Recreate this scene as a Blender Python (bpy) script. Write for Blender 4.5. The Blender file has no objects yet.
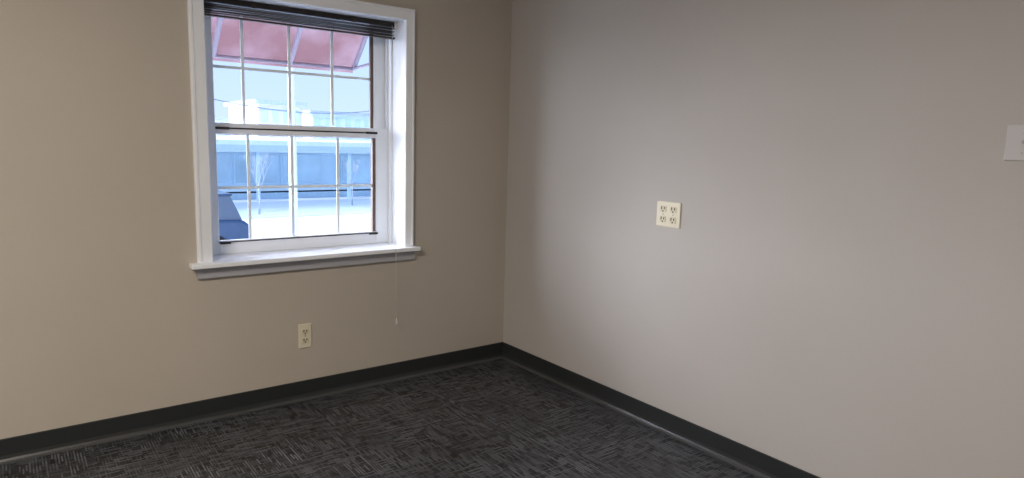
import bpy, bmesh, math, random
from mathutils import Vector, Matrix
random.seed(4)
C = bpy.context.scene.collection
R = math.radians
# ---------------------------------------------------------------- camera
YAW, PIT, ROL, FPX, CA, CB, H = .65166, .14479, .02913, 669.6, 2.44102, 3.26425, 1.35
F = Vector((math.sin(YAW)*math.cos(PIT), math.cos(YAW)*math.cos(PIT), -math.sin(PIT)))
r0 = Vector((math.cos(YAW), -math.sin(YAW), 0)); u0 = r0.cross(F)
RV = math.cos(ROL)*r0 + math.sin(ROL)*u0
UV = -math.sin(ROL)*r0 + math.cos(ROL)*u0
O = Vector((-CA, -CB, H))
cd = bpy.data.cameras.new('camera'); co = bpy.data.objects.new('camera', cd); C.objects.link(co)
M = Matrix(((RV.x, UV.x, -F.x, O.x), (RV.y, UV.y, -F.y, O.y), (RV.z, UV.z, -F.z, O.z), (0, 0, 0, 1)))
co.matrix_world = M
cd.sensor_fit = 'HORIZONTAL'; cd.sensor_width = 36; cd.lens = 36*FPX/1024
cd.clip_start = .05; cd.clip_end = 300
bpy.context.scene.camera = co
def at(px, py, ax, val):
    d = F + RV*(px-512)/FPX + UV*(239-py)/FPX
    return O + d*((val-O[ax])/d[ax])

# ---------------------------------------------------------------- materials
def mat(name, col, rough=.6, spec=.4, metal=0, var=0, vscale=8, bump=0, bscale=200, trans=0):
    m = bpy.data.materials.new(name); m.use_nodes = True
    nt = m.node_tree; b = nt.nodes['Principled BSDF']
    b.inputs['Base Color'].default_value = (*col, 1); b.inputs['Roughness'].default_value = rough
    b.inputs['Specular IOR Level'].default_value = spec; b.inputs['Metallic'].default_value = metal
    tc = nt.nodes.new('ShaderNodeTexCoord')
    if var:
        n = nt.nodes.new('ShaderNodeTexNoise'); n.inputs['Scale'].default_value = vscale; n.inputs['Detail'].default_value = 5
        nt.links.new(tc.outputs['Object'], n.inputs['Vector'])
        r = nt.nodes.new('ShaderNodeValToRGB')
        r.color_ramp.elements[0].position = .3; r.color_ramp.elements[1].position = .7
        r.color_ramp.elements[0].color = (*[c*(1-var) for c in col], 1)
        r.color_ramp.elements[1].color = (*[min(1, c*(1+var)) for c in col], 1)
        nt.links.new(n.outputs['Fac'], r.inputs['Fac']); nt.links.new(r.outputs['Color'], b.inputs['Base Color'])
    if bump:
        n = nt.nodes.new('ShaderNodeTexNoise'); n.inputs['Scale'].default_value = bscale; n.inputs['Detail'].default_value = 3
        nt.links.new(tc.outputs['Object'], n.inputs['Vector'])
        bp = nt.nodes.new('ShaderNodeBump'); bp.inputs['Strength'].default_value = bump; bp.inputs['Distance'].default_value = .002
        nt.links.new(n.outputs['Fac'], bp.inputs['Height']); nt.links.new(bp.outputs['Normal'], b.inputs['Normal'])
    return m
WALL = mat('painted_wall', (.50, .458, .40), .55, .25, var=.03, vscale=1.5, bump=.35, bscale=200)
WALLR = mat('painted_wall_daylit', (.485, .465, .443), .75, .12, var=.02, vscale=1.5, bump=.3, bscale=220)  # same wall paint, cool window light put into its greyer colour
CEIL = mat('ceiling_white', (.7, .68, .64), .8, .1, var=.02)
TRIM = mat('white_trim_paint', (.88, .92, .97), .35, .45, var=.015, vscale=6)
APRON = mat('shaded_white_paint', (.42, .43, .47), .4, .4, var=.015, vscale=6)  # white trim greyed, the shade below the stool put into its colour
VINYLW = mat('white_vinyl_sash', (.88, .93, 1.0), .4, .4, var=.01)
MUNT = mat('pale_blue_white_grille', (.82, .92, 1.0), .4, .4, var=.01)
TRACK = mat('brown_track', (.16, .12, .11), .6, .3, var=.1)
BLIND = mat('dark_brown_blind', (.024, .019, .016), .4, .4, var=.1)
SLATM = mat('brown_slat', (.050, .037, .029), .5, .3, var=.1)
DARK = mat('dark_strip', (.03, .03, .035), .6, .3, var=.05)  # dark tone of the strips and tabs on the sash rails
CORD = mat('pale_cord', (.66, .64, .61), .8, .1, var=.05)
IVORY = mat('ivory_plastic', (.74, .69, .54), .35, .4, var=.01)
IVORYD = mat('ivory_receptacle', (.66, .60, .44), .35, .4, var=.01)
PALE = mat('pale_plastic', (.55, .54, .55), .35, .4, var=.01)
TASS = mat('white_plastic', (.78, .77, .75), .35, .4, var=.01)
SLOT = mat('slot_dark', (.012, .010, .008), .7, .1, var=.05)
SCREW = mat('screw_metal', (.45, .43, .38), .4, .5, .8, var=.05)
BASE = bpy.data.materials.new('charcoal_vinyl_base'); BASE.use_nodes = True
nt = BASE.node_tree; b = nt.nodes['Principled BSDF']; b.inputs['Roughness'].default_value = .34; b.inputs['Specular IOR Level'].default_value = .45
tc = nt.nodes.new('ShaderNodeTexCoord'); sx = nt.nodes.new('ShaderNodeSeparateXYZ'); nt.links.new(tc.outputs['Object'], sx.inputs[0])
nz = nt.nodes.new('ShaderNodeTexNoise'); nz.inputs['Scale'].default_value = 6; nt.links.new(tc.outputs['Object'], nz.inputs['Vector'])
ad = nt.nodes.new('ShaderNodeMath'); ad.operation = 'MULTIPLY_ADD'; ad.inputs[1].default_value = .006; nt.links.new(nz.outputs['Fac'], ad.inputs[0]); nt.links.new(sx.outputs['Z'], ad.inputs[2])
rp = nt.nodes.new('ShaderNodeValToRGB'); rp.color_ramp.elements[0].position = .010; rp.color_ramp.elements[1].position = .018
rp.color_ramp.elements[0].color = (.065, .068, .07, 1); rp.color_ramp.elements[1].color = (.024, .0275, .029, 1)  # lighter toe line, a highlight put into the base colour
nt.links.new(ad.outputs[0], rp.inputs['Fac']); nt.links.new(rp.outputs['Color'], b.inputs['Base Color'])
BRICK = bpy.data.materials.new('pale_brown_brick'); BRICK.use_nodes = True
nt = BRICK.node_tree; b = nt.nodes['Principled BSDF']; b.inputs['Roughness'].default_value = .9
tc = nt.nodes.new('ShaderNodeTexCoord'); mp = nt.nodes.new('ShaderNodeMapping'); mp.inputs['Rotation'].default_value = (R(90), 0, 0)
br = nt.nodes.new('ShaderNodeTexBrick'); br.inputs['Scale'].default_value = 4.5
br.inputs['Color1'].default_value = (.22, .15, .14, 1); br.inputs['Color2'].default_value = (.18, .12, .115, 1); br.inputs['Mortar'].default_value = (.25, .22, .21, 1)
nt.links.new(tc.outputs['Object'], mp.inputs['Vector']); nt.links.new(mp.outputs['Vector'], br.inputs['Vector']); nt.links.new(br.outputs['Color'], b.inputs['Base Color'])
# carpet: woven dashes in two directions, direction changing block by block
CARPET = bpy.data.materials.new('loop_carpet_tiles'); CARPET.use_nodes = True
nt = CARPET.node_tree; b = nt.nodes['Principled BSDF']; b.inputs['Roughness'].default_value = .5; b.inputs['Specular IOR Level'].default_value = .5
tc = nt.nodes.new('ShaderNodeTexCoord')
def node(t, **k):
    n = nt.nodes.new(t)
    for a, v in k.items(): setattr(n, a, v)
    return n
def ramp(inp, p0, p1):
    r = node('ShaderNodeMapRange'); r.inputs['From Min'].default_value = p0; r.inputs['From Max'].default_value = p1
    nt.links.new(inp, r.inputs['Value']); return r.outputs['Result']
def mth(op, a, b_=0.0):
    m = node('ShaderNodeMath', operation=op)
    for i, v in enumerate((a, b_)):
        if isinstance(v, (int, float)): m.inputs[i].default_value = v
        else: nt.links.new(v, m.inputs[i])
    return m.outputs[0]
sxyz = node('ShaderNodeSeparateXYZ'); nt.links.new(tc.outputs['Object'], sxyz.inputs[0])
def dashes(u, v, lines, segs, dens):
    vv = mth('MULTIPLY', v, lines); idl = mth('FLOOR', vv)
    w1 = node('ShaderNodeTexWhiteNoise', noise_dimensions='1D'); nt.links.new(idl, w1.inputs['W'])
    uu = mth('ADD', mth('MULTIPLY', u, segs), mth('MULTIPLY', w1.outputs['Value'], 17.0)); ids = mth('FLOOR', uu)
    cb = node('ShaderNodeCombineXYZ'); nt.links.new(idl, cb.inputs[0]); nt.links.new(ids, cb.inputs[1])
    w2 = node('ShaderNodeTexWhiteNoise', noise_dimensions='3D'); nt.links.new(cb.outputs[0], w2.inputs['Vector'])
    on = ramp(w2.outputs['Value'], 1-dens-.2, 1-dens+.4)
    fr = mth('FRACT', vv); tri = mth('SUBTRACT', 1.0, mth('MULTIPLY', mth('ABSOLUTE', mth('SUBTRACT', fr, .5)), 2.0))
    return mth('MULTIPLY', on, ramp(tri, .25, .65))
A = dashes(sxyz.outputs[0], sxyz.outputs[1], 92.0, 19.0, .6)
B = dashes(sxyz.outputs[1], sxyz.outputs[0], 92.0, 19.0, .6)
vo = node('ShaderNodeTexVoronoi', distance='CHEBYCHEV'); vo.inputs['Scale'].default_value = 5; nt.links.new(tc.outputs['Object'], vo.inputs['Vector'])
sp = node('ShaderNodeSeparateColor'); nt.links.new(vo.outputs['Color'], sp.inputs['Color'])
sel = ramp(sp.outputs['Red'], .3, .7)
AA = mth('MULTIPLY', A, mth('ADD', mth('MULTIPLY', sel, .5), .5)); BB = mth('MULTIPLY', B, mth('SUBTRACT', 1.0, mth('MULTIPLY', sel, .5)))
mxv = mth('MAXIMUM', AA, BB)
bn = node('ShaderNodeTexNoise'); bn.inputs['Scale'].default_value = 4; bn.inputs['Detail'].default_value = 3; nt.links.new(tc.outputs['Object'], bn.inputs['Vector'])
big = ramp(bn.outputs['Fac'], .3, .7)
fac = mth('MULTIPLY', mxv, mth('ADD', mth('MULTIPLY', big, .5), .5))
mc = node('ShaderNodeMix', data_type='RGBA'); nt.links.new(fac, mc.inputs['Factor'])
mc.inputs[6].default_value = (.0125, .0135, .016, 1); mc.inputs[7].default_value = (.175, .19, .21, 1)
bt = node('ShaderNodeTexBrick'); bt.offset = 0; bt.inputs['Scale'].default_value = 1; bt.inputs['Brick Width'].default_value = .5; bt.inputs['Row Height'].default_value = .5; bt.inputs['Mortar Size'].default_value = .002
bt.inputs['Color1'].default_value = (1, 1, 1, 1); bt.inputs['Color2'].default_value = (.82, .82, .82, 1); bt.inputs['Mortar'].default_value = (.5, .5, .5, 1)
nt.links.new(tc.outputs['Object'], bt.inputs['Vector'])
mm = node('ShaderNodeMix', data_type='RGBA', blend_type='MULTIPLY'); mm.inputs['Factor'].default_value = 1
nt.links.new(mc.outputs[2], mm.inputs[6]); nt.links.new(bt.outputs['Color'], mm.inputs[7]); nt.links.new(mm.outputs[2], b.inputs['Base Color'])
bp = node('ShaderNodeBump'); bp.inputs['Strength'].default_value = .3; bp.inputs['Distance'].default_value = .003
nt.links.new(mxv, bp.inputs['Height']); nt.links.new(bp.outputs['Normal'], b.inputs['Normal'])
# outside: haze and overexposure are put into the pale bluish colours
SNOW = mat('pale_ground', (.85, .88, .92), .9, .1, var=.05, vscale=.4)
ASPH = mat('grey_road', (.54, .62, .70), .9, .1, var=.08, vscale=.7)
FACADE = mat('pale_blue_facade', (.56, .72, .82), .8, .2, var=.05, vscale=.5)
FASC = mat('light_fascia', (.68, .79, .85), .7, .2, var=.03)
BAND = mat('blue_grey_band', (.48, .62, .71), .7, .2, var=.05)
SHOPG = mat('shop_glazing', (.45, .62, .72), .25, .5, var=.25, vscale=.5)
CARG = mat('car_glazing', (.12, .15, .2), .2, .5, var=.1, vscale=.5)
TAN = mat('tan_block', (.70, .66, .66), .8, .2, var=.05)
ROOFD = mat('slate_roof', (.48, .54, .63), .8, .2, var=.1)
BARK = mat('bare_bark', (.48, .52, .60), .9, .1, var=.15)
POLE = mat('white_pole_paint', (.9, .92, .95), .5, .3, var=.02)
CARM = mat('dark_blue_car_paint', (.05, .09, .17), .25, .6, .3, var=.05)
TYRE = mat('black_rubber', (.02, .02, .022), .8, .2, var=.1)
CHROME = mat('chrome', (.7, .72, .75), .2, .5, 1, var=.02)
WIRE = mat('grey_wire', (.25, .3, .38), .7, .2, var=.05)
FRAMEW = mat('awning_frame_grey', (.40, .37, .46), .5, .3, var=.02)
AWN = bpy.data.materials.new('red_awning_fabric'); AWN.use_nodes = True
nt = AWN.node_tree; b = nt.nodes['Principled BSDF']; out = nt.nodes['Material Output']; b.inputs['Roughness'].default_value = .9
tl = nt.nodes.new('ShaderNodeBsdfTranslucent'); mx = nt.nodes.new('ShaderNodeMixShader'); mx.inputs[0].default_value = .55
tc2 = nt.nodes.new('ShaderNodeTexCoord'); nz = nt.nodes.new('ShaderNodeTexNoise'); nz.inputs['Scale'].default_value = 2.5; nz.inputs['Detail'].default_value = 4; nt.links.new(tc2.outputs['Object'], nz.inputs['Vector'])
ar_ = nt.nodes.new('ShaderNodeValToRGB'); ar_.color_ramp.elements[0].position = .4; ar_.color_ramp.elements[1].position = .6
ar_.color_ramp.elements[0].color = (.165, .092, .105, 1); ar_.color_ramp.elements[1].color = (.24, .165, .20, 1)
nt.links.new(nz.outputs['Fac'], ar_.inputs['Fac']); nt.links.new(ar_.outputs['Color'], b.inputs['Base Color']); nt.links.new(ar_.outputs['Color'], tl.inputs['Color'])
nt.links.new(b.outputs[0], mx.inputs[1]); nt.links.new(tl.outputs[0], mx.inputs[2]); nt.links.new(mx.outputs[0], out.inputs[0])

# ---------------------------------------------------------------- mesh helpers
def box(bm, lo, hi):
    lo = Vector(lo); hi = Vector(hi)
    r = bmesh.ops.create_cube(bm, size=1)
    for v in r['verts']:
        v.co = Vector([(lo[i]+hi[i])/2 + v.co[i]*(hi[i]-lo[i]) for i in range(3)])
    return r['verts']
def tube(bm, pts, rad, n=8):
    pts = [Vector(p) for p in pts]; rads = rad if isinstance(rad, (list, tuple)) else [rad]*len(pts)
    rings = []
    for i, p in enumerate(pts):
        d = (pts[min(i+1, len(pts)-1)] - pts[max(i-1, 0)]).normalized()
        a = d.cross(Vector((0, 0, 1)) if abs(d.z) < .9 else Vector((1, 0, 0))).normalized(); c = d.cross(a)
        rings.append([bm.verts.new(p + (a*math.cos(2*math.pi*k/n) + c*math.sin(2*math.pi*k/n))*rads[i]) for k in range(n)])
    for i in range(len(rings)-1):
        for k in range(n):
            bm.faces.new((rings[i][k], rings[i][(k+1) % n], rings[i+1][(k+1) % n], rings[i+1][k]))
    bm.faces.new(rings[0][::-1]); bm.faces.new(rings[-1])
def prism(bm, poly, axis, a, b_):
    def P(p, t):
        return {0: (t, p[0], p[1]), 1: (p[0], t, p[1]), 2: (p[0], p[1], t)}[axis]
    v0 = [bm.verts.new(P(p, a)) for p in poly]; v1 = [bm.verts.new(P(p, b_)) for p in poly]
    n = len(poly)
    for i in range(n): bm.faces.new((v0[i], v0[(i+1) % n], v1[(i+1) % n], v1[i]))
    bm.faces.new(v0[::-1]); bm.faces.new(v1)
def obj(name, bm, m, parent=None, bevel=0, smooth=False):
    bmesh.ops.recalc_face_normals(bm, faces=bm.faces)
    me = bpy.data.meshes.new(name); bm.to_mesh(me); bm.free(); me.materials.append(m)
    if smooth:
        for p in me.polygons: p.use_smooth = True
    o = bpy.data.objects.new(name, me); C.objects.link(o)
    if parent:
        o.parent = parent; w = Vector((0, 0, 0)); p = parent
        while p: w += p.location; p = p.parent
        o.data.transform(Matrix.Translation(-w))
    if bevel:
        md = o.modifiers.new('bevel', 'BEVEL'); md.width = bevel; md.segments = 2; md.limit_method = 'ANGLE'
    return o
def bobj(name, lo, hi, m, parent=None, bevel=0):
    bm = bmesh.new(); box(bm, lo, hi); return obj(name, bm, m, parent, bevel)
def struct(o): o['kind'] = 'structure'; return o
def thing(name, label, cat, loc, group=None):
    o = bpy.data.objects.new(name, None); C.objects.link(o); o.location = loc; o.empty_display_size = .1
    o['label'] = label; o['category'] = cat
    if group: o['group'] = group
    return o

# ---------------------------------------------------------------- room shell
XL, YF, ZC = -4.6, -5.0, 2.6
HX0, HX1, HZ0, HZ1 = -1.692, -.702, .757, 1.963
def holed(bm, x0, x1, z0, z1, ya, yb, hx0, hx1, hz0, hz1):
    box(bm, (x0, ya, z0), (hx0, yb, z1)); box(bm, (hx1, ya, z0), (x1, yb, z1))
    box(bm, (hx0, ya, z0), (hx1, yb, hz0)); box(bm, (hx0, ya, hz1), (hx1, yb, z1))
bm = bmesh.new(); holed(bm, XL-.1, .1, -.1, ZC+.1, 0, .22, HX0-.02, HX1+.02, HZ0-.03, HZ1+.02); struct(obj('wall_back', bm, WALL))
bm = bmesh.new(); holed(bm, XL-.1, .1, -1.6, ZC+.5, .22, .33, HX0-.03, -.742, HZ0-.0, HZ1+.04); struct(obj('wall_outside', bm, BRICK))
struct(bobj('wall_right', (0, YF-.1, -.1), (.1, 0, ZC+.1), WALLR))
struct(bobj('wall_left', (XL-.1, YF-.1, -.1), (XL, 0, ZC+.1), WALL))
struct(bobj('wall_front', (XL, YF-.1, -.1), (0, YF, ZC+.1), WALL))
struct(bobj('floor', (XL, YF, -.1), (0, 0, 0), CARPET))
struct(bobj('ceiling', (XL, YF, ZC), (0, 0, ZC+.1), CEIL))
prof = [(0, 0), (.020, 0), (.0195, .004), (.013, .009), (.008, .017), (.0045, .03), (.0045, .097), (.003, .101), (0, .101)]
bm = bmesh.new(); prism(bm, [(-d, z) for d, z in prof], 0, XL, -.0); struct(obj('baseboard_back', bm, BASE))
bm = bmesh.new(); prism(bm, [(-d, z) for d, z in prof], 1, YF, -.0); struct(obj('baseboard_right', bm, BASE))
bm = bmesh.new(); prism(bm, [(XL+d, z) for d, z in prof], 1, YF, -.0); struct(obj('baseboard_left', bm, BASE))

# ---------------------------------------------------------------- window
W = bpy.data.objects.new('window_1', None); C.objects.link(W); W.location = (-1.2, 0, .75); W['kind'] = 'structure'; W.empty_display_size = .1
OX0, OX1, OZ1 = -1.757, -.651, 2.022
bm = bmesh.new()
steps = [(0, .012), (.004, .016), (.048, .019), (.051, .024), (.060, .024), (.065, .018)]
def ring(t, d):
    k = t/.065
    x0 = HX0 + (OX0-HX0)*k; x1 = HX1 + (OX1-HX1)*k; z1 = HZ1 + (OZ1-HZ1)*k
    return [bm.verts.new((x0, -d, HZ0)), bm.verts.new((x0, -d, z1)), bm.verts.new((x1, -d, z1)), bm.verts.new((x1, -d, HZ0))]
rs = [ring(0, 0)] + [ring(t, d) for t, d in steps] + [ring(.065, 0)]
for i in range(len(rs)-1):
    for k in range(3): bm.faces.new((rs[i][k], rs[i][k+1], rs[i+1][k+1], rs[i+1][k]))
for k in range(3): bm.faces.new((rs[-1][k], rs[-1][k+1], rs[0][k+1], rs[0][k]))
bm.faces.new([r_[0] for r_ in rs]); bm.faces.new([r_[3] for r_ in rs][::-1])
obj('casing', bm, TRIM, W)
bm = bmesh.new()
box(bm, (HX0-.02, 0, HZ0), (HX0, .22, HZ1)); box(bm, (HX1, 0, HZ0), (HX1+.02, .22, HZ1)); box(bm, (HX0-.02, 0, HZ1), (HX1+.02, .22, HZ1+.02))
obj('jamb', bm, TRIM, W)
bm = bmesh.new()
box(bm, (HX0, .135, HZ0), (HX0+.022, .165, HZ1)); box(bm, (HX1-.012, .135, HZ0), (HX1, .165, HZ1)); box(bm, (HX0, .135, HZ1-.012), (HX1, .165, HZ1))
obj('stop_bead', bm, TRIM, W, .002)
sy = -.062
sl = at(192, 265, 1, sy); sr = at(421, 247, 1, sy)
SZ = (sl.z+sr.z)/2
bm = bmesh.new(); box(bm, (sl.x, sy, SZ-.022), (sr.x, 0, SZ)); box(bm, (HX0, 0, SZ-.022), (HX1, .22, SZ))
obj('stool', bm, TRIM, W, .004)
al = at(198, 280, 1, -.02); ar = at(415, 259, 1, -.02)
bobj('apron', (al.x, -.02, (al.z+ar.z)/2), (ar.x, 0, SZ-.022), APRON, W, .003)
bobj('outer_sill', (HX0-.02, .22, HZ0-.03), (-.742, .36, HZ0+.005), TRIM, W)
LY0, LY1 = .165, .19
UY0, UY1 = .192, .217
gx0 = at(218, 190, 1, LY0).x; gx1 = at(376, 190, 1, LY0).x
bz = at(300, 236, 1, LY0).z; mzb = at(298, 136, 1, LY0).z; mzt = at(298, 125.5, 1, LY0).z
stx0, stx1 = HX0, HX1
def frame(bm, y0, y1, x0, x1, z0, z1, ix0, ix1, iz0, iz1):
    box(bm, (x0, y0, z0), (ix0, y1, z1)); box(bm, (ix1, y0, z0), (x1, y1, z1))
    box(bm, (ix0, y0, z0), (ix1, y1, iz0)); box(bm, (ix0, y0, iz1), (ix1, y1, z1))
bm = bmesh.new(); frame(bm, LY0, LY1, stx0, stx1, SZ, mzt, gx0, gx1, bz, mzb)
ls = obj('lower_sash', bm, VINYLW, W, .003)
ux0 = gx0+.004; ux1 = gx1
bm = bmesh.new(); frame(bm, UY0, UY1, stx0, stx1, mzb-.005, HZ1, ux0, ux1, mzt-.01, HZ1-.04)
us = obj('upper_sash', bm, VINYLW, W, .003)
bm = bmesh.new(); box(bm, (HX0, LY0, mzt), (gx0-.006, LY1, HZ1)); box(bm, (HX1-.02, LY0, mzt), (HX1, LY1, HZ1)); obj('side_track', bm, VINYLW, W, .002)
bobj('weather_strip', (gx1-.018, LY0+.006, bz), (gx1, LY1-.004, mzb), TRACK, ls)
bobj('weather_strip', (ux1-.018, UY0+.006, mzt-.01), (ux1, UY1-.004, HZ1-.04), TRACK, us)
def grid(y, pxs, pyl, refy, x0, x1, z0, z1, name, par):
    bm = bmesh.new()
    for p in pxs:
        x = at(p, refy, 1, y).x; box(bm, (x-.0075, y-.001, z0), (x+.0075, y+.002, z1))
    z = at(296, pyl, 1, y).z; box(bm, (x0, y-.0015, z-.007), (x1, y+.0025, z+.007))
    obj(name, bm, MUNT, par)
grid((LY0+LY1)/2+.004, (249, 292.5, 338), 186.5, 186, gx0, gx1-.018, bz, mzb, 'muntin_grid', ls)
grid((UY0+UY1)/2+.004, (243, 289.5, 332), 73, 80, ux0, ux1-.018, mzt-.01, HZ1-.04, 'muntin_grid', us)
mz = at(298, 130.5, 1, LY0).z
bm = bmesh.new(); box(bm, (gx0-.004, LY0-.003, mz-.0035), (gx1+.004, LY0, mz+.0035)); obj('rail_strip', bm, DARK, ls)  # thin dark strip along the meeting rail, short tabs at both ends
for xa, xb in ((gx0-.002, gx0+.06), (gx1-.062, gx1+.006)):
    bm = bmesh.new(); box(bm, (xa, LY0-.008, mz-.006), (xb, LY0-.003, mz+.006)); obj('dark_tab', bm, DARK, ls, .002)
bm = bmesh.new(); box(bm, (gx0-.004, LY0-.003, bz-.010), (gx1+.004, LY0, bz-.005)); obj('rail_strip', bm, DARK, ls)  # thin dark strip along the bottom rail, short pieces at both ends
for xa, xb in ((gx0+.0, gx0+.05), (gx1-.045, gx1+.008)):
    bm = bmesh.new(); box(bm, (xa, LY0-.01, bz-.016), (xb, LY0-.003, bz-.005)); obj('dark_lip', bm, DARK, ls, .002)

# ---------------------------------------------------------------- blind
BY0, BY1 = .088, .116
T = thing('window_blind', 'dark brown mini blind raised into a stack at the top of the window', 'blind', (-1.2, .10, HZ1-.002))
bx0, bx1 = HX0+.004, HX1-.012
bm = bmesh.new(); box(bm, (bx0, BY0-.002, HZ1-.026), (bx1, BY1+.002, HZ1-.001)); obj('headrail', bm, BLIND, T, .002)
for x in (-1.45, -.95):
    bm = bmesh.new(); box(bm, (x-.012, BY0-.005, HZ1-.03), (x+.012, BY0-.002, HZ1-.0005)); obj('hanging_bracket', bm, SLATM, T, .001)
z = HZ1-.033
for i in range(7):
    bm = bmesh.new()
    n = 5; vs = []
    for x in (bx0+.004, bx1-.004+.002*(i % 3)):
        vs.append([bm.verts.new((x, BY0+(BY1-BY0)*k/(n-1)-.003*(i % 2), z + .003*math.sin(math.pi*k/(n-1)) + .002*math.sin(i*2.1)*(1 if x > -1 else -1))) for k in range(n)])
    for k in range(n-1): bm.faces.new((vs[0][k], vs[0][k+1], vs[1][k+1], vs[1][k]))
    s = obj('slat', bm, SLATM, T, smooth=True)
    md = s.modifiers.new('t', 'SOLIDIFY'); md.thickness = .0022
    z -= .0064
bm = bmesh.new(); box(bm, (bx0+.002, BY0+.001, z-.010), (bx1-.002, BY1-.001, z-.001)); obj('bottom_rail', bm, SLATM, T, .003)
for x in (bx0+.001, bx1-.003):
    bm = bmesh.new(); box(bm, (x, BY0-.002, z-.011), (x+.003, BY1+.001, z)); obj('end_cap', bm, BLIND, T, .0008)
bm = bmesh.new(); box(bm, (bx1-.004, BY0-.006, HZ1-.036), (HX1-.0005, BY1+.004, HZ1-.0005)); obj('end_bracket', bm, TASS, T, .001)
e = at(396, 252, 1, sy-.006); tz = at(396.5, 322, 1, sy-.006)
bm = bmesh.new()
pts = [(HX1-.03, BY0-.003, HZ1-.02), (HX1-.03, BY0-.006, 1.5), (HX1-.028, BY0-.02, 1.0), (HX1-.024, .03, SZ+.03), (e.x-.003, sy+.012, SZ+.004), (e.x, sy-.005, SZ-.003), (e.x, sy-.006, SZ-.05), (tz.x, sy-.006, tz.z+.02)]
tube(bm, pts, .0014, 6); cordo = obj('pull_cord', bm, CORD, T, smooth=True)
bm = bmesh.new(); tube(bm, [(tz.x, sy-.006, tz.z+.022), (tz.x, sy-.006, tz.z+.014), (tz.x, sy-.006, tz.z-.010), (tz.x, sy-.006, tz.z-.014)], [.0018, .004, .006, .003], 10); obj('tassel', bm, TASS, T, smooth=True)

# ---------------------------------------------------------------- electrical plates
def local(o, axis_wall):
    if axis_wall == 'right': o.rotation_euler = (0, 0, -math.pi/2)
def pobj(name, bm, m, parent, bevel=0, smooth=False):
    bmesh.ops.recalc_face_normals(bm, faces=bm.faces)
    me = bpy.data.meshes.new(name); bm.to_mesh(me); bm.free(); me.materials.append(m)
    if smooth:
        for p in me.polygons: p.use_smooth = True
    o = bpy.data.objects.new(name, me); C.objects.link(o); o.parent = parent
    if bevel:
        md = o.modifiers.new('bevel', 'BEVEL'); md.width = bevel; md.segments = 3; md.limit_method = 'ANGLE'
    return o
def outlet(name, label, cat, loc, wall, w, h, cols, m, mr, k=1.0):
    t = thing(name, label, cat, loc); local(t, wall)
    bm = bmesh.new(); box(bm, (-w/2, -.006, -h/2), (w/2, 0, h/2)); pobj('cover_plate', bm, m, t, .003)
    for c in range(cols):
        cx = (c-(cols-1)/2)*.052*k
        for s in (1, -1):
            cz = s*.0215*k
            bm = bmesh.new(); poly = []
            for q in range(24):
                a = 2*math.pi*q/24; poly.append((cx+max(-.0165, min(.0165, .0185*math.cos(a)))*k, cz+max(-.0135, min(.0135, .0175*math.sin(a)))*k))
            prism(bm, poly, 1, -.0085, -.005); r = pobj('receptacle', bm, mr, t, .0006)
            bm = bmesh.new()
            for sx, hh in ((-.007, .006), (.007, .005)): box(bm, (cx+(sx-.0021)*k, -.0089, cz+(.002-hh)*k+.002), (cx+(sx+.0021)*k, -.0084, cz+(.002+hh)*k+.002))
            prism(bm, [(cx+.0034*math.cos(2*math.pi*q/12)*k, cz-.0085*k+.0034*math.sin(2*math.pi*q/12)*k) for q in range(12)], 1, -.0089, -.0084)
            pobj('slot', bm, SLOT, r)
        bm = bmesh.new(); prism(bm, [(cx+.0033*math.cos(2*math.pi*q/14), .0033*math.sin(2*math.pi*q/14)) for q in range(14)], 1, -.0075, -.005); pobj('screw', bm, SCREW, t)
    return t
a_ = at(298, 324.5, 1, 0); b_ = at(311.5, 346.5, 1, 0)
outlet('wall_outlet', 'small ivory two-socket outlet low on the wall beneath the window', 'outlet', ((a_.x+b_.x)/2, 0, (a_.z+b_.z)/2), 'back', abs(b_.x-a_.x), abs(a_.z-b_.z), 1, IVORY, IVORYD, 1.05)
a_ = at(658, 200.5, 0, 0); b_ = at(680, 229, 0, 0)
outlet('wall_outlet', 'square ivory four-socket outlet halfway up the right wall', 'outlet', (0, (a_.y+b_.y)/2, (a_.z+b_.z)/2), 'right', abs(b_.y-a_.y), abs(a_.z-b_.z), 2, IVORY, IVORYD, 1.12)
a_ = at(1008.5, 125, 0, 0); b_ = at(1008.5, 160.5, 0, 0)
hh = a_.z-b_.z; ww = .09
t = thing('light_switch', 'pale light switch on the right wall at the right edge of the photo', 'switch', (0, a_.y-ww/2, (a_.z+b_.z)/2)); local(t, 'right')
bm = bmesh.new(); box(bm, (-ww/2, -.006, -hh/2), (ww/2, 0, hh/2)); pobj('cover_plate', bm, PALE, t, .003)
bm = bmesh.new(); box(bm, (-.0055, -.008, -.012), (.0055, -.0055, .012)); pobj('toggle_frame', bm, PALE, t, .001)
bm = bmesh.new(); prism(bm, [(-.0075, -.004), (-.018, .008), (-.016, .012), (-.0075, .006)], 0, -.0035, .0035); pobj('toggle', bm, PALE, t, .001)
for s in (1, -1):
    bm = bmesh.new(); prism(bm, [(.003*math.cos(2*math.pi*q/14), s*.03+.003*math.sin(2*math.pi*q/14)) for q in range(14)], 1, -.0072, -.005); pobj('screw', bm, SCREW, t)

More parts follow.
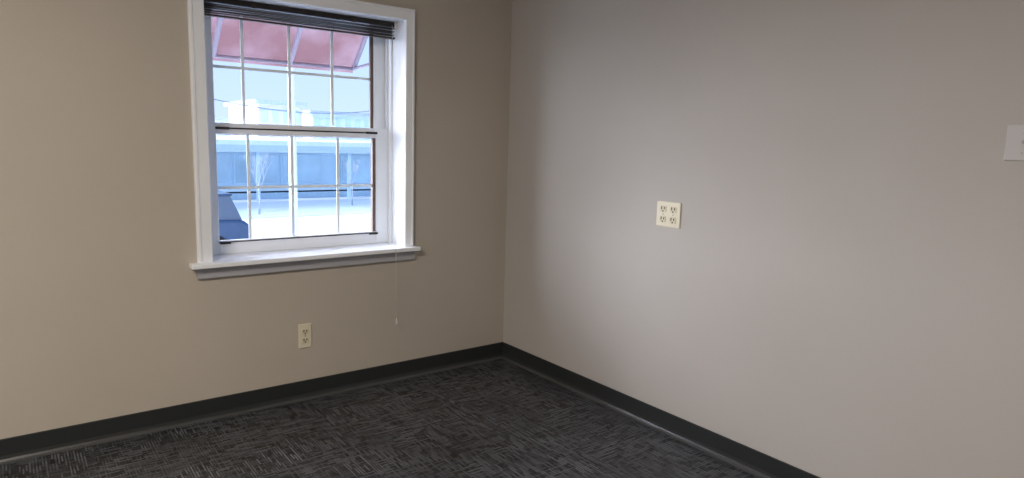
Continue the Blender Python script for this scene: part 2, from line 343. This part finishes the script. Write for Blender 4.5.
# ---------------------------------------------------------------- outside
GZ = -1.5
struct(bobj('ground_outside', (-40, .33, GZ-.2), (90, 140, GZ), SNOW))
struct(bobj('road_outside', (-40, 20.0, GZ), (90, 25.6, GZ+.02), ASPH))
ax0, ax1 = -2.05, -.515; wz, ez, ey = 2.55, 1.82, 1.08
T = thing('window_awning', 'faded red fabric awning on a tube frame outside above the window', 'awning', (-1.2, .33, wz))
bm = bmesh.new()
N = 24; rows = 6; G = []
for j in range(rows+1):
    s = j/rows
    G.append([bm.verts.new((ax0+(ax1-ax0)*i/N, .34+(ey-.34)*s, wz+(ez-wz)*s-.012*math.sin(math.pi*s)*abs(math.sin(math.pi*i/N*4)))) for i in range(N+1)])
val = [bm.verts.new((ax0+(ax1-ax0)*i/N, ey+.002, ez-.045)) for i in range(N+1)]
G.append(val)
for j in range(len(G)-1):
    for i in range(N): bm.faces.new((G[j][i], G[j][i+1], G[j+1][i+1], G[j+1][i]))
obj('canopy_fabric', bm, AWN, T, smooth=False)
for x in (ax0, (ax0+ax1)/2-.12, (ax0+ax1)/2+.34, ax1):
    bm = bmesh.new(); tube(bm, [(x, .34, wz-.03), (x, ey-.01, ez-.02)], .016); obj('rib', bm, FRAMEW, T, smooth=True)
for x in (ax0, ax1):
    bm = bmesh.new(); tube(bm, [(x, .34, ez+.02), (x, ey-.01, ez-.02)], .011); obj('side_arm', bm, FRAMEW, T, smooth=True)
bm = bmesh.new(); tube(bm, [(ax0, ey-.01, ez-.02), (ax1, ey-.01, ez-.02)], .012); obj('front_bar', bm, FRAMEW, T, smooth=True)

Y = 27
T = thing('storefront_building', 'long low pale blue building with a row of dark glazing across the road', 'building', (8, Y, GZ))
ztop = at(300, 141, 1, Y).z
bobj('wall', (-4, Y, GZ), (24, Y+12, ztop-.5), FACADE, T)
bobj('roof', (-4.4, Y-1.2, ztop-.5), (24.4, Y+12, ztop), FASC, T)
bobj('fascia_band', (-4.4, Y-1.24, ztop-.42), (24.4, Y-1.2, ztop-.2), BAND, T)
x = -3.4; i = 0
zt = at(300, 155, 1, Y).z; zb = at(300, 182, 1, Y).z
bobj('wall_band', (-4, Y-.05, zb-.45), (24, Y, zb-.15), FASC, T)
bobj('wall_band', (-4, Y-.05, GZ), (24, Y, GZ+.35), BAND, T)
while x < 23:
    w = 1.9
    f = bobj('window_frame', (x, Y-.06, zb-.06), (x+w, Y, zt+.06), FACADE, T)
    bobj('window_glazing', (x+.07, Y-.09, zb), (x+w-.07, Y-.05, zt), SHOPG, f)
    x += w+.12+(.8 if i % 3 == 2 else 0); i += 1
for x in (-2, 2.1, 6.2, 10.3, 14.4, 18.5, 22.6):
    bobj('roof_post', (x-.07, Y-1.1, GZ), (x+.07, Y-.96, ztop-.5), FACADE, T)
def block(name, label, pxa, pxb, pyt, Y, m, cols, rows_):
    a = at(pxa, pyt, 1, Y); b = at(pxb, pyt, 1, Y); zt = (a.z+b.z)/2
    T = thing(name, label, 'building', ((a.x+b.x)/2, Y, GZ))
    bobj('wall', (a.x, Y, GZ), (b.x, Y+8, zt-.3), m, T)
    bobj('roof', (a.x-.3, Y-.3, zt-.3), (b.x+.3, Y+8.3, zt), ROOFD, T)
    ww = (b.x-a.x)/cols
    for c in range(cols):
        for r in range(rows_):
            x = a.x+ww*(c+.25); z = zt-1.6-r*2
            bobj('window_glazing', (x, Y-.05, z), (x+ww*.5, Y, z+.9), FACADE, T)
    return T
block('office_building', 'tan flat roofed building rising behind the low storefront', 258, 302, 101, 48, TAN, 4, 1)
block('office_building', 'pale blue flat roofed block right of the tan building behind the storefront', 312, 372, 112, 62, FASC, 6, 1)
block('office_building', 'low pale block left of the tan building behind the storefront', 214, 248, 118, 62, FASC, 4, 1)
# overhead wire between two poles that stand outside the window's view
wa = at(180, 92, 1, 20); wb = at(420, 104, 1, 20)
T = thing('overhead_wire', 'thin overhead wire crossing the sky above the buildings outside', 'wire', (wa.x, 20, GZ))
bm = bmesh.new(); tube(bm, [(wa.x+(wb.x-wa.x)*k/12, 20, wa.z+(wb.z-wa.z)*k/12-.5*math.sin(math.pi*k/12)) for k in range(13)], .018, 6); obj('cable', bm, WIRE, T, smooth=True)
for q in (wa, wb):
    bm = bmesh.new(); tube(bm, [(q.x, 20, GZ), (q.x, 20, q.z+.4)], [.14, .10], 10); obj('post', bm, BARK, T, smooth=True)
p = at(294, 226, 1, 9)
T = thing('lamp_pole', 'slim white lamp pole standing outside beyond the window', 'pole', (p.x, 9, GZ))
bm = bmesh.new(); tube(bm, [(p.x, 9, GZ), (p.x, 9, GZ+.3), (p.x, 9, 4.6)], [.085, .08, .06], 12); obj('shaft', bm, POLE, T, smooth=True)
bobj('base_plate', (p.x-.15, 8.85, GZ), (p.x+.15, 9.15, GZ+.03), POLE, T)
bm = bmesh.new(); tube(bm, [(p.x, 9, 4.55), (p.x, 8.9, 4.7), (p.x, 8.5, 4.75), (p.x, 8.1, 4.74)], [.03, .03, .05, .03], 10); obj('lamp_head', bm, POLE, T, smooth=True)
def tree(x, y, h, label):
    T = thing('bare_tree', label, 'tree', (x, y, GZ))
    bm = bmesh.new(); tube(bm, [(x, y, GZ), (x+.03, y, GZ+h*.2), (x, y, GZ+h*.4)], [h*.014, h*.011, h*.009]); obj('trunk', bm, BARK, T, smooth=True)
    bm = bmesh.new()
    def br(p, d, L, r, n):
        q = p+d*L; tube(bm, [p, (p+q)/2+Vector((random.uniform(-1, 1), random.uniform(-1, 1), 0))*L*.05, q], [r, r*.8, r*.6], 5)
        if n:
            for k in range(3):
                nd = (d+Vector((random.uniform(-.6, .6), random.uniform(-.6, .6), random.uniform(0, .5)))).normalized(); br(q, nd, L*.66, r*.6, n-1)
    for k in range(4):
        a = k*1.7; br(Vector((x, y, GZ+h*(.28+.035*k))), Vector((math.cos(a)*.35, math.sin(a)*.35, .95)).normalized(), h*.2, h*.005, 3)
    obj('branches', bm, BARK, T)
p = at(259, 200, 1, 21); tree(p.x, 21, 2.7, 'small leafless tree in front of the storefront, left of the white pole')
p = at(352, 200, 1, 23); tree(p.x, 23, 2.3, 'small leafless tree in front of the storefront, right of the white pole')
cx1 = at(252, 222, 1, 12).x; cy = 12.0; L = 4.4; S = 1.0
T = thing('parked_car', 'dark blue car parked on the pale ground at the lower left of the window view', 'car', (cx1-L/2, cy+.85, GZ))
def X(u): return cx1-L*u
bm = bmesh.new()
body = [(0, .30), (.0, .66), (.015, .86), (.04, .96), (.25, 1.0), (.80, 1.0), (.97, .94), (1, .75), (1, .32), (.90, .24), (.10, .24)]
prism(bm, [(X(u), GZ+z*S) for u, z in body], 1, cy, cy+1.7); obj('body', bm, CARM, T, .06, False)
bm = bmesh.new()
lo = [(X(.04), cy+.06), (X(.80), cy+.06), (X(.80), cy+1.64), (X(.04), cy+1.64)]; hi = [(X(.09), cy+.2), (X(.66), cy+.2), (X(.66), cy+1.5), (X(.09), cy+1.5)]
v0 = [bm.verts.new((*p, GZ+.94*S)) for p in lo]; v1 = [bm.verts.new((*p, GZ+1.5*S)) for p in hi]
for k in range(4): bm.faces.new((v0[k], v0[(k+1) % 4], v1[(k+1) % 4], v1[k]))
bm.faces.new(v0); bm.faces.new(v1); obj('cabin_glass', bm, CARG, T, .03)
bm = bmesh.new(); box(bm, (X(.67), cy+.18, GZ+1.48*S), (X(.08), cy+1.52, GZ+1.53*S)); obj('roof_panel', bm, CARM, T, .02)
for u in (.18, .80):
    for yy in (cy-.01, cy+1.51):
        bm = bmesh.new(); prism(bm, [(X(u)+.33*math.cos(2*math.pi*q/24), GZ+.33+.33*math.sin(2*math.pi*q/24)) for q in range(24)], 1, yy, yy+.2); w_ = obj('wheel', bm, TYRE, T, .02)
        bm = bmesh.new(); prism(bm, [(X(u)+.2*math.cos(2*math.pi*q/20), GZ+.33+.2*math.sin(2*math.pi*q/20)) for q in range(20)], 1, yy-.01, yy+.21); obj('hubcap', bm, CHROME, w_)
for yy in (cy+.1, cy+1.25):
    bm = bmesh.new(); box(bm, (X(.02), yy, GZ+.6), (X(-.004), yy+.35, GZ+.74)); obj('tail_light', bm, CHROME, T, .02)

# ---------------------------------------------------------------- light
w = bpy.data.worlds.new('sky'); bpy.context.scene.world = w; w.use_nodes = True
nt = w.node_tree; bg = nt.nodes['Background']
tc = nt.nodes.new('ShaderNodeTexCoord'); sx = nt.nodes.new('ShaderNodeSeparateXYZ'); rp = nt.nodes.new('ShaderNodeValToRGB')
nt.links.new(tc.outputs['Generated'], sx.inputs[0]); nt.links.new(sx.outputs['Z'], rp.inputs['Fac'])
rp.color_ramp.elements[0].position = 0; rp.color_ramp.elements[0].color = (.53, .68, .90, 1)
rp.color_ramp.elements[1].position = .35; rp.color_ramp.elements[1].color = (.30, .52, 1, 1)
nt.links.new(rp.outputs['Color'], bg.inputs['Color']); bg.inputs['Strength'].default_value = 1.35
def light(name, typ, loc, d, energy, col, **k):
    l = bpy.data.lights.new(name, typ); l.energy = energy; l.color = col
    for a, v in k.items(): setattr(l, a, v)
    o = bpy.data.objects.new(name, l); C.objects.link(o); o.location = loc
    o.rotation_euler = Vector(d).to_track_quat('-Z', 'Y').to_euler(); return o
light('sun', 'SUN', (0, 0, 20), (.62, .35, -.7), 1.6, (1, .95, .88), angle=R(1))
light('sky_glow', 'SUN', (0, 10, 20), (.68, -.72, -.19), 11.0, (.88, .91, 1), angle=R(58))
light('sky_glow_low', 'SUN', (2, 10, 20), (.44, -.88, -.30), 7.5, (.86, .90, 1), angle=R(44))
light('ceiling_light', 'AREA', (-3.4, -2.5, ZC-.02), (0, 0, -1), 102, (1, .89, .775), shape='RECTANGLE', size=1.2, size_y=.6)
light('side_fill', 'AREA', (XL+.05, -3.2, 1.7), (1, .25, .12), 11, (.76, .84, 1), shape='RECTANGLE', size=1.2, size_y=1.3)  # added cool fill beside the left wall, no window there
bpy.context.scene.view_settings.view_transform = 'Standard'
bpy.context.scene.view_settings.look = 'None'
